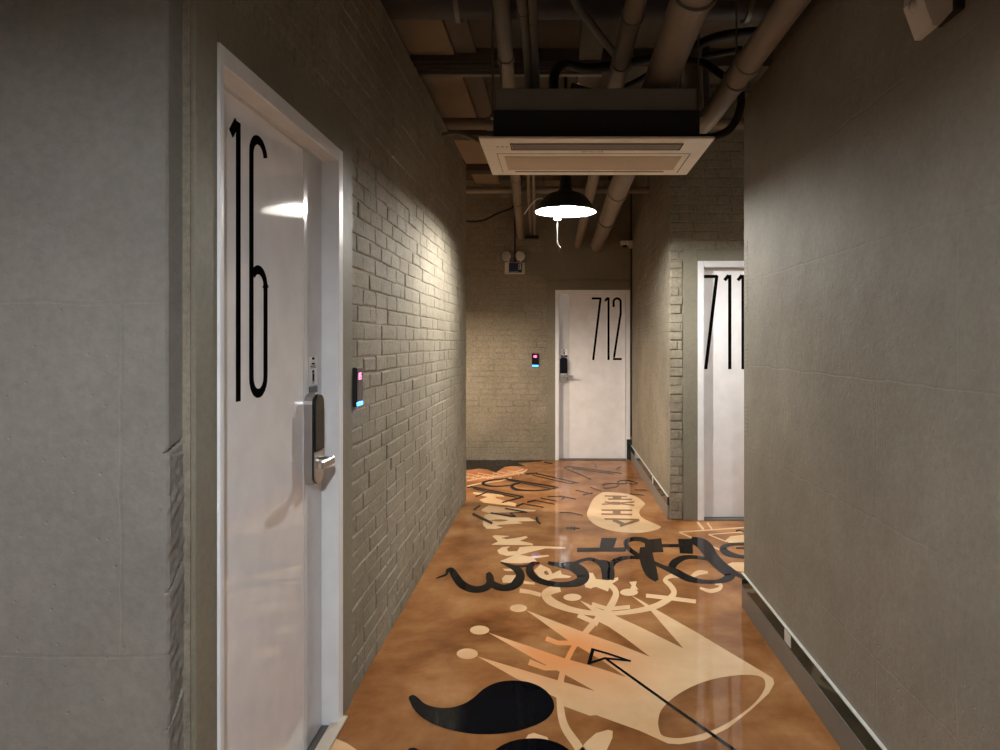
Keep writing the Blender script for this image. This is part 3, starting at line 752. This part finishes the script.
# fixture high on the right wall
Yf = 1.80
e = empty('motion_sensor', (XR, Yf, 2.34)); tag(e, 'pale wedge-shaped fixture high on the right wall', 'sensor')
m_ = MB(); m_.box(XR-.028, XR, Yf-.055, Yf+.055, 2.30, 2.52, .004); m_.build('shade_plate', M['blackrub'], e)  # plate coloured black for the shade behind the housing
m_ = MB()
prof = [(XR-.028, 2.46), (XR-.028, 2.300), (XR-.062, 2.262), (XR-.078, 2.262), (XR-.108, 2.345), (XR-.105, 2.375), (XR-.082, 2.405), (XR-.078, 2.425), (XR-.055, 2.46)]
m_.prism(prof, lambda u, v, s: (u, Yf+(-.045 if s == 0 else .045), v)); m_.build('sensor_housing', M['white'], e)
m_ = MB(); m_.lathe([(0, -.012), (.012, -.010), (.018, 0)], (XR-.102, Yf-.0, 2.335), 20, 'x'); m_.build('sensor_lens', M['lens'], e)

# ------------------------------------------------------------------ air conditioner
ax0, ax1, ay0, ay1, az = -.362, .728, 3.195, 3.885, CH+.936
e = empty('air_conditioner', (.18, 3.54, az)); tag(e, 'cream ceiling cassette air conditioner hanging in the middle of the corridor', 'air conditioner')
m_ = MB(); m_.box(ax0, ax1, ay0, ay1, az, az+.013, .003); pnl = m_.build('panel', M['acpanel'], e)
m_ = MB(); m_.box(-.215, .590, 3.272, 3.365, az-.003, az+.001, .001); sl = m_.build('louvre', M['acslot'], pnl)
m_ = MB()
for a in ((-.222,.597,3.266,3.271),(-.222,.597,3.366,3.371),(-.222,-.217,3.266,3.371),(.592,.597,3.266,3.371)): m_.box(*a, az-.004, az+.001)
m_.build('louvre_rim', M['acline'], pnl)
m_ = MB(); m_.box(-.30, .665, 3.44, 3.443, az-.001, az+.001)
for k in range(9): m_.box(-.30, -.296, 3.455+k*.042, 3.475+k*.042, az-.001, az+.001)
m_.box(.661, .665, 3.455, 3.83, az-.001, az+.001); m_.box(-.23, .585, 3.80, 3.812, az-.002, az+.001)
for k in range(3): m_.box(-.29+k*.022, -.277+k*.022, 3.32, 3.326, az-.001, az+.001)
m_.build('panel_lines', M['acline'], pnl)
m_ = MB(); m_.box(-.265, .63, 3.495, 3.765, az-.002, az+.001)
k = 0
while -.255+k*.0125 < .625:
    m_.box(-.258+k*.0125, -.253+k*.0125, 3.50, 3.76, az-.004, az-.002); k += 1
m_.build('intake_grille', M['acgrille'], pnl)
def text_mesh(txt, size):
    cu = bpy.data.curves.new('t', 'FONT'); cu.body = txt; cu.size = size; cu.extrude = .0004; cu.align_x = 'CENTER'; cu.space_character = 1.15
    ob = bpy.data.objects.new('t', cu); COL.objects.link(ob)
    bpy.context.view_layer.update()
    me = bpy.data.meshes.new_from_object(ob.evaluated_get(bpy.context.evaluated_depsgraph_get()))
    bpy.data.objects.remove(ob); return me
me = text_mesh('SAMSUNG', .021); me.materials.clear(); me.materials.append(M['acline'])
o = bpy.data.objects.new('brand_lettering', me); COL.objects.link(o); o.parent = pnl
o.rotation_euler = (PI, 0, 0); o.location = (.175, 3.415, az-.0008)
m_ = MB(); m_.box(-.285, .655, 3.25, 3.83, 2.545, 2.650, .004); hs = m_.build('housing', M['achouse'], e)
m_ = MB(); m_.box(-.298, .668, 3.24, 3.835, az+.013, 2.545, .004); m_.build('insulation_collar', M['acdark'], e)
for sx in (-.308, .678):
    for sy in (3.32, 3.80):
        m_ = MB(); m_.tube([(sx, sy, 2.55), (sx, sy, CEIL)], .005, 8); m_.box(min(sx, sx*.93)-.012, max(sx, sx*.93)+.012, sy-.02, sy+.02, 2.53, 2.545)
        m_.build('hanger_rod', M['galv'], e)

# ------------------------------------------------------------------ pendant lamp
def pendant(name, label, lx, ly, rimz, bulbmat, cord):
    e = empty(name, (lx, ly, rimz)); tag(e, label, 'lamp', 'black pendant lamps of the corridor')
    R = .213
    out = [(R, 0), (R*.995, .010), (R*.90, .045), (R*.72, .095), (R*.55, .125), (.075, .138), (.060, .142)]
    inn = [(r_-.003 if r_ > .01 else 0, h_-.002) for r_, h_ in out]
    m_ = MB(); m_.lathe(out, (lx, ly, rimz), 64); sh = m_.build('shade', M['shadeout'], e)
    m_ = MB(); m_.lathe([(R, 0), (R-.004, .002)]+inn[1:]+[(.0, .138)], (lx, ly, rimz), 64); m_.build('shade_lining', M['shadein'], sh)
    m_ = MB(); m_.lathe([(0, .265), (.036, .265), (.040, .255), (.042, .17), (.055, .150), (.062, .140)], (lx, ly, rimz), 32); m_.build('lamp_holder', M['shadeout'], e)
    m_ = MB(); m_.tube([(lx, ly, rimz+.26), (lx, ly, CEIL)], .012, 12); m_.build('stem', M['shadeout'], e)
    m_ = MB(); m_.lathe([(0, -.012), (.018, -.009), (.032, .004), (.037, .024), (.033, .046), (.022, .07), (.020, .10), (0, .105)], (lx, ly, rimz+.022), 24)
    m_.build('bulb', M[bulbmat], e)
    if cord == 1:
        m_ = MB(); m_.box(lx-.085, lx-.032, ly+.085, ly+.115, rimz-.045, rimz+.03, .004); m_.build('switch_box', M['cord'], e)
        m_ = MB(); m_.tube(bend([(lx-.058, ly+.10, rimz-.04), (lx-.058, ly+.10, rimz-.205), (lx-.034, ly+.10, rimz-.238)], .01), .0032, 8); m_.build('pull_cord', M['cord'], e)
        m_ = MB(); m_.tube(cr([(lx-.14, ly+.02, rimz+.095), (lx-.20, ly+.1, rimz+.112), (lx-.26, ly+.25, rimz+.09), (lx-.31, ly+.45, rimz+.07)], 5), .004, 8); m_.build('feed_wire', M['white'], e)
RIM = CH+.913
pendant('pendant_lamp', 'lit black dome pendant lamp hanging behind the air conditioner', .0605, 4.87, RIM, 'bulb', True)
pendant('pendant_lamp', 'matching black pendant lamp behind the viewpoint', .08, -.45, RIM, 'bulbcool', False)
pendant('pendant_lamp', 'unseen black pendant lamp added to brighten the lobby left of the viewpoint', -2.1, -.9, RIM, 'filldim', False)  # added fill for the near end, out of view
pendant('pendant_lamp', 'unseen black pendant lamp added to brighten the far brick wall from the left', -1.65, 6.82, 1.95, 'fillwarm', False)  # added low and warm to lift the far wall and door, out of view
pendant('pendant_lamp', 'unseen black pendant lamp added to brighten the side passage by door 711', 2.5, 4.8, RIM, 'fillside', False)  # added fill for the alcove, out of view

# ------------------------------------------------------------------ pipes and cables under the ceiling
def H(h): return CH+h
def pipe(name, label, pts, r, mat='pipe', cat='pipe', couplings=(), hangers=(), round_=.1, n=20, group=None):
    P = bend(pts, round_) if len(pts) > 2 else [Vector(q) for q in pts]
    root = empty(name, tuple(P[0])); tag(root, label, cat, group)
    m_ = MB(); m_.tube(P, r, n); m_.build('pipe_run', M[mat], root)
    a, b = Vector(pts[0]), Vector(pts[1])
    d = (b-a).normalized()
    for t in couplings:
        c = a.lerp(b, t); m_ = MB(); m_.tube([c-d*.03, c+d*.03], r*1.13, n); m_.build('coupling', M[mat], root)
    for t in hangers:
        c = a.lerp(b, t); m_ = MB(); m_.tube([c-d*.012, c+d*.012], r*1.16, n); m_.tube([c+Vector((0, 0, r)), Vector((c.x, c.y, CEIL))], .005, 8); m_.build('hanger', M['galv'], root)
    return root
GP = 'ceiling pipes running along the corridor'
# near ends run on over the viewpoint
def ext(a, b, y):    # extend line a->b to depth y
    a, b = Vector(a), Vector(b); t = (y-a.y)/(b.y-a.y); return tuple(a+(b-a)*t)
a, b = (-.262, 3.24, H(1.60)), (-.452, YB-.01, H(1.305))
pipe('drain_pipe', 'leftmost long tan pipe passing left of the lamp to the far wall', [ext(a, b, .4), b], .042, couplings=(.42, .7), hangers=(.5, .8), group=GP)
a, b = (.3465, 3.04, H(1.50)), (.256, YB-.01, H(1.20))
pipe('drain_pipe', 'thinner of the two tan pipes passing right of the lamp', [ext(a, b, .4), b], .047, couplings=(.4, .62), hangers=(.34, .8), group=GP)
a, b = (.52, 2.68, H(1.325)), (.495, YB-.01, H(1.19))
pipe('drain_pipe', 'thick tan pipe right of the lamp ending above door 712', [ext(a, b, .4), b], .080, couplings=(.2, .66), hangers=(.27, .8), group=GP, n=28)
pipe('drain_pipe', 'tan pipe running tight along the top of the right wall', [(.905, .4, H(1.275)), (.83, 3.75, H(1.225)), (.83, 4.15, H(1.26)), (.83, 4.3, CEIL-.002)], .055, couplings=(.45, .8), hangers=(.85,), group=GP, n=24)
pipe('refrigerant_pipe', 'left one of the slim pipe pair bending down into the air conditioner', [(-.16, .5, H(1.47)), (-.148, 3.62, H(1.44)), (-.146, 3.70, H(1.19))], .023, 'pipedark', couplings=(.82,), hangers=(.7,))
pipe('refrigerant_pipe', 'right one of the slim pipe pair bending down into the air conditioner', [(-.078, .5, H(1.47)), (-.112, 3.60, H(1.43)), (-.100, 3.70, H(1.19))], .019, 'pipedark', couplings=(.85,), hangers=(.72,))
pipe('cross_duct', 'broad dark duct crossing the corridor at the top of the photo', [(-1.0, 3.64, H(1.82)), (3.0, 3.64, H(1.82))], .115, 'duct', cat='duct', couplings=(.3,), hangers=(.12, .5), n=32)
pipe('cross_pipe', 'dark pipe crossing just behind the air conditioner', [(-1.0, 5.4, H(1.70)), (3.0, 5.4, H(1.70))], .045, 'pipe', couplings=(.12,), hangers=(.2, .55))
pipe('cross_pipe', 'brown pipe crossing above the lamp and entering the side wall', [(-3.3, 7.0, H(1.535)), (XC, 7.0, H(1.535))], .034, 'pipe', couplings=(.9,), hangers=(.5, .75))
a, b = (-.21, 4.4, H(1.60)), (-.325, YB-.01, H(1.355))
pipe('electrical_conduit', 'left one of two thin conduits beside the leftmost long pipe', [a, b], .017, couplings=(.6,), hangers=(.1,))
a, b = (-.165, 4.4, H(1.59)), (-.272, YB-.01, H(1.335))
pipe('electrical_conduit', 'right one of two thin conduits beside the leftmost long pipe', [a, b], .015, couplings=(.55,), hangers=(.12,))
m_ = MB(); m_.box(-.395, -.225, YB-.05, YB-.007, H(1.27), H(1.31), .004); tag(m_.build('conduit_bracket', M['blackrub']), 'dark bracket under the thin conduits on the far wall', 'bracket')
pipe('angled_pipe', 'thin bent pipe slanting behind the top middle of the photo', [(.0, 2.5, H(1.62)), (.08, 3.3, H(1.62)), (.42, 4.15, H(1.63)), (.5, 4.6, CEIL-.12)], .022, 'pipedark', hangers=(.6,))
pipe('vertical_pipe', 'grey drop pipe right of the air conditioner housing', [(.99, 4.6, CEIL), (.99, 4.6, H(1.35)), (.60, 4.35, H(1.15)), (.60, 3.83, H(1.13))], .022, 'duct', round_=.06)
pipe('drain_hose', 'thin tan hose from the left wall to the air conditioner', [(-.82, 5.0, H(1.50)), (-.6, 4.3, H(1.30)), (-.33, 3.80, H(1.06)), (-.29, 3.74, H(1.04))], .013, 'pipe', round_=.2)
# looped insulated hose round the right pipe
m_ = MB(); m_.tube(cr([(.665, 3.45, H(1.02)), (.76, 3.42, H(1.01)), (.86, 3.45, H(1.06)), (.925, 3.5, H(1.18)), (.922, 3.5, H(1.27)), (.85, 3.5, H(1.335)), (.76, 3.6, H(1.45)), (.72, 3.9, H(1.60)), (.70, 4.4, CEIL)], 6), .020, 12)
tag(m_.build('insulated_hose', M['blackrub']), 'black hose looping round the pipe on the right wall', 'hose')
m_ = MB(); m_.tube(cr([(.02, 3.79, H(1.19)), (-.02, 3.85, H(1.45)), (.04, 4.12, H(1.65)), (.18, 4.18, H(1.65)), (.42, 4.2, H(1.69)), (.75, 4.2, H(1.76)), (1.02, 4.2, H(1.86)), (1.5, 4.2, H(1.9))], 6), .028, 12)
tag(m_.build('insulated_hose', M['blackrub']), 'thick black hose sagging behind the pipes at the top', 'hose')
m_ = MB(); m_.tube(cr([(.10, 4.5, H(1.66)), (.3, 4.62, H(1.66)), (.5, 4.62, H(1.72)), (.75, 4.6, H(1.84)), (1.2, 4.5, H(1.9))], 6), .022, 12)
tag(m_.build('insulated_hose', M['blackrub']), 'lower black hose rising to the right behind the thick pipe', 'hose')
m_ = MB(); m_.tube(cr([(-2.0, 7.3, CEIL), (-1.7, 7.3, H(1.5)), (-.95, 7.35, H(1.28)), (-.62, 7.4, H(1.38)), (-.42, 7.45, H(1.52)), (-.38, 7.5, CEIL-.002)], 6), .010, 8)
tag(m_.build('sagging_cable', M['blackrub']), 'thin black cable sagging near the far left of the ceiling', 'cable')
# strut channel
def strut(name, label, x0, x1, y, z, h=.082, w=.04):
    m_ = MB()
    for k in range(4): m_.box(x0, x1, y-(.004 if k in (1, 2) else 0), y+w, z+k*h/4+.003, z+(k+1)*h/4, .001)
    m_.box(x0, x1, y+.004, y+w, z, z+h)
    o = m_.build(name, M['galv']); return tag(o, label, 'channel')
strut('strut_channel', 'ribbed metal channel crossing from the left wall top', -.98, .28, 4.30, H(1.66))
strut('strut_channel', 'short ribbed metal channel behind the vertical pipe on the right', .60, 1.7, 4.9, H(1.74))
m_ = MB(); m_.box(-1.0, -.70, 3.9, YB-.01, CEIL-.045, CEIL-.001, .003); tag(m_.build('ceiling_board', M['timber']), 'pale long board fixed under the ceiling along the left wall', 'board')
m_ = MB(); m_.box(-.69, -.55, 3.9, 6.2, CEIL-.03, CEIL-.001, .003); tag(m_.build('ceiling_board', M['pipedark']), 'dark board beside the pale ceiling board', 'board')

# ------------------------------------------------------------------ camera and render settings
w = bpy.data.worlds.new('World'); sc.world = w; w.use_nodes = True
w.node_tree.nodes['Background'].inputs[0].default_value = (.02, .02, .022, 1); w.node_tree.nodes['Background'].inputs[1].default_value = 1
cam = bpy.data.cameras.new('Camera'); co = bpy.data.objects.new('Camera', cam); COL.objects.link(co)
co.location = (0, 0, CH); co.rotation_euler = (PI/2, 0, 0)
cam.sensor_fit = 'HORIZONTAL'; cam.sensor_width = 36; cam.lens = 36*F/1000; cam.clip_start = .01
cam.shift_x = -(557-500)/1000; cam.shift_y = -(375-342)/1000
sc.camera = co
sc.cycles.use_denoising = True
sc.cycles.max_bounces = 10; sc.cycles.diffuse_bounces = 6; sc.cycles.glossy_bounces = 5
sc.cycles.sample_clamp_indirect = 6
vs_ = sc.view_settings
vs_.view_transform = 'Standard'; vs_.look = 'None'; vs_.gamma = 1; vs_.use_curve_mapping = False; vs_.exposure = .9
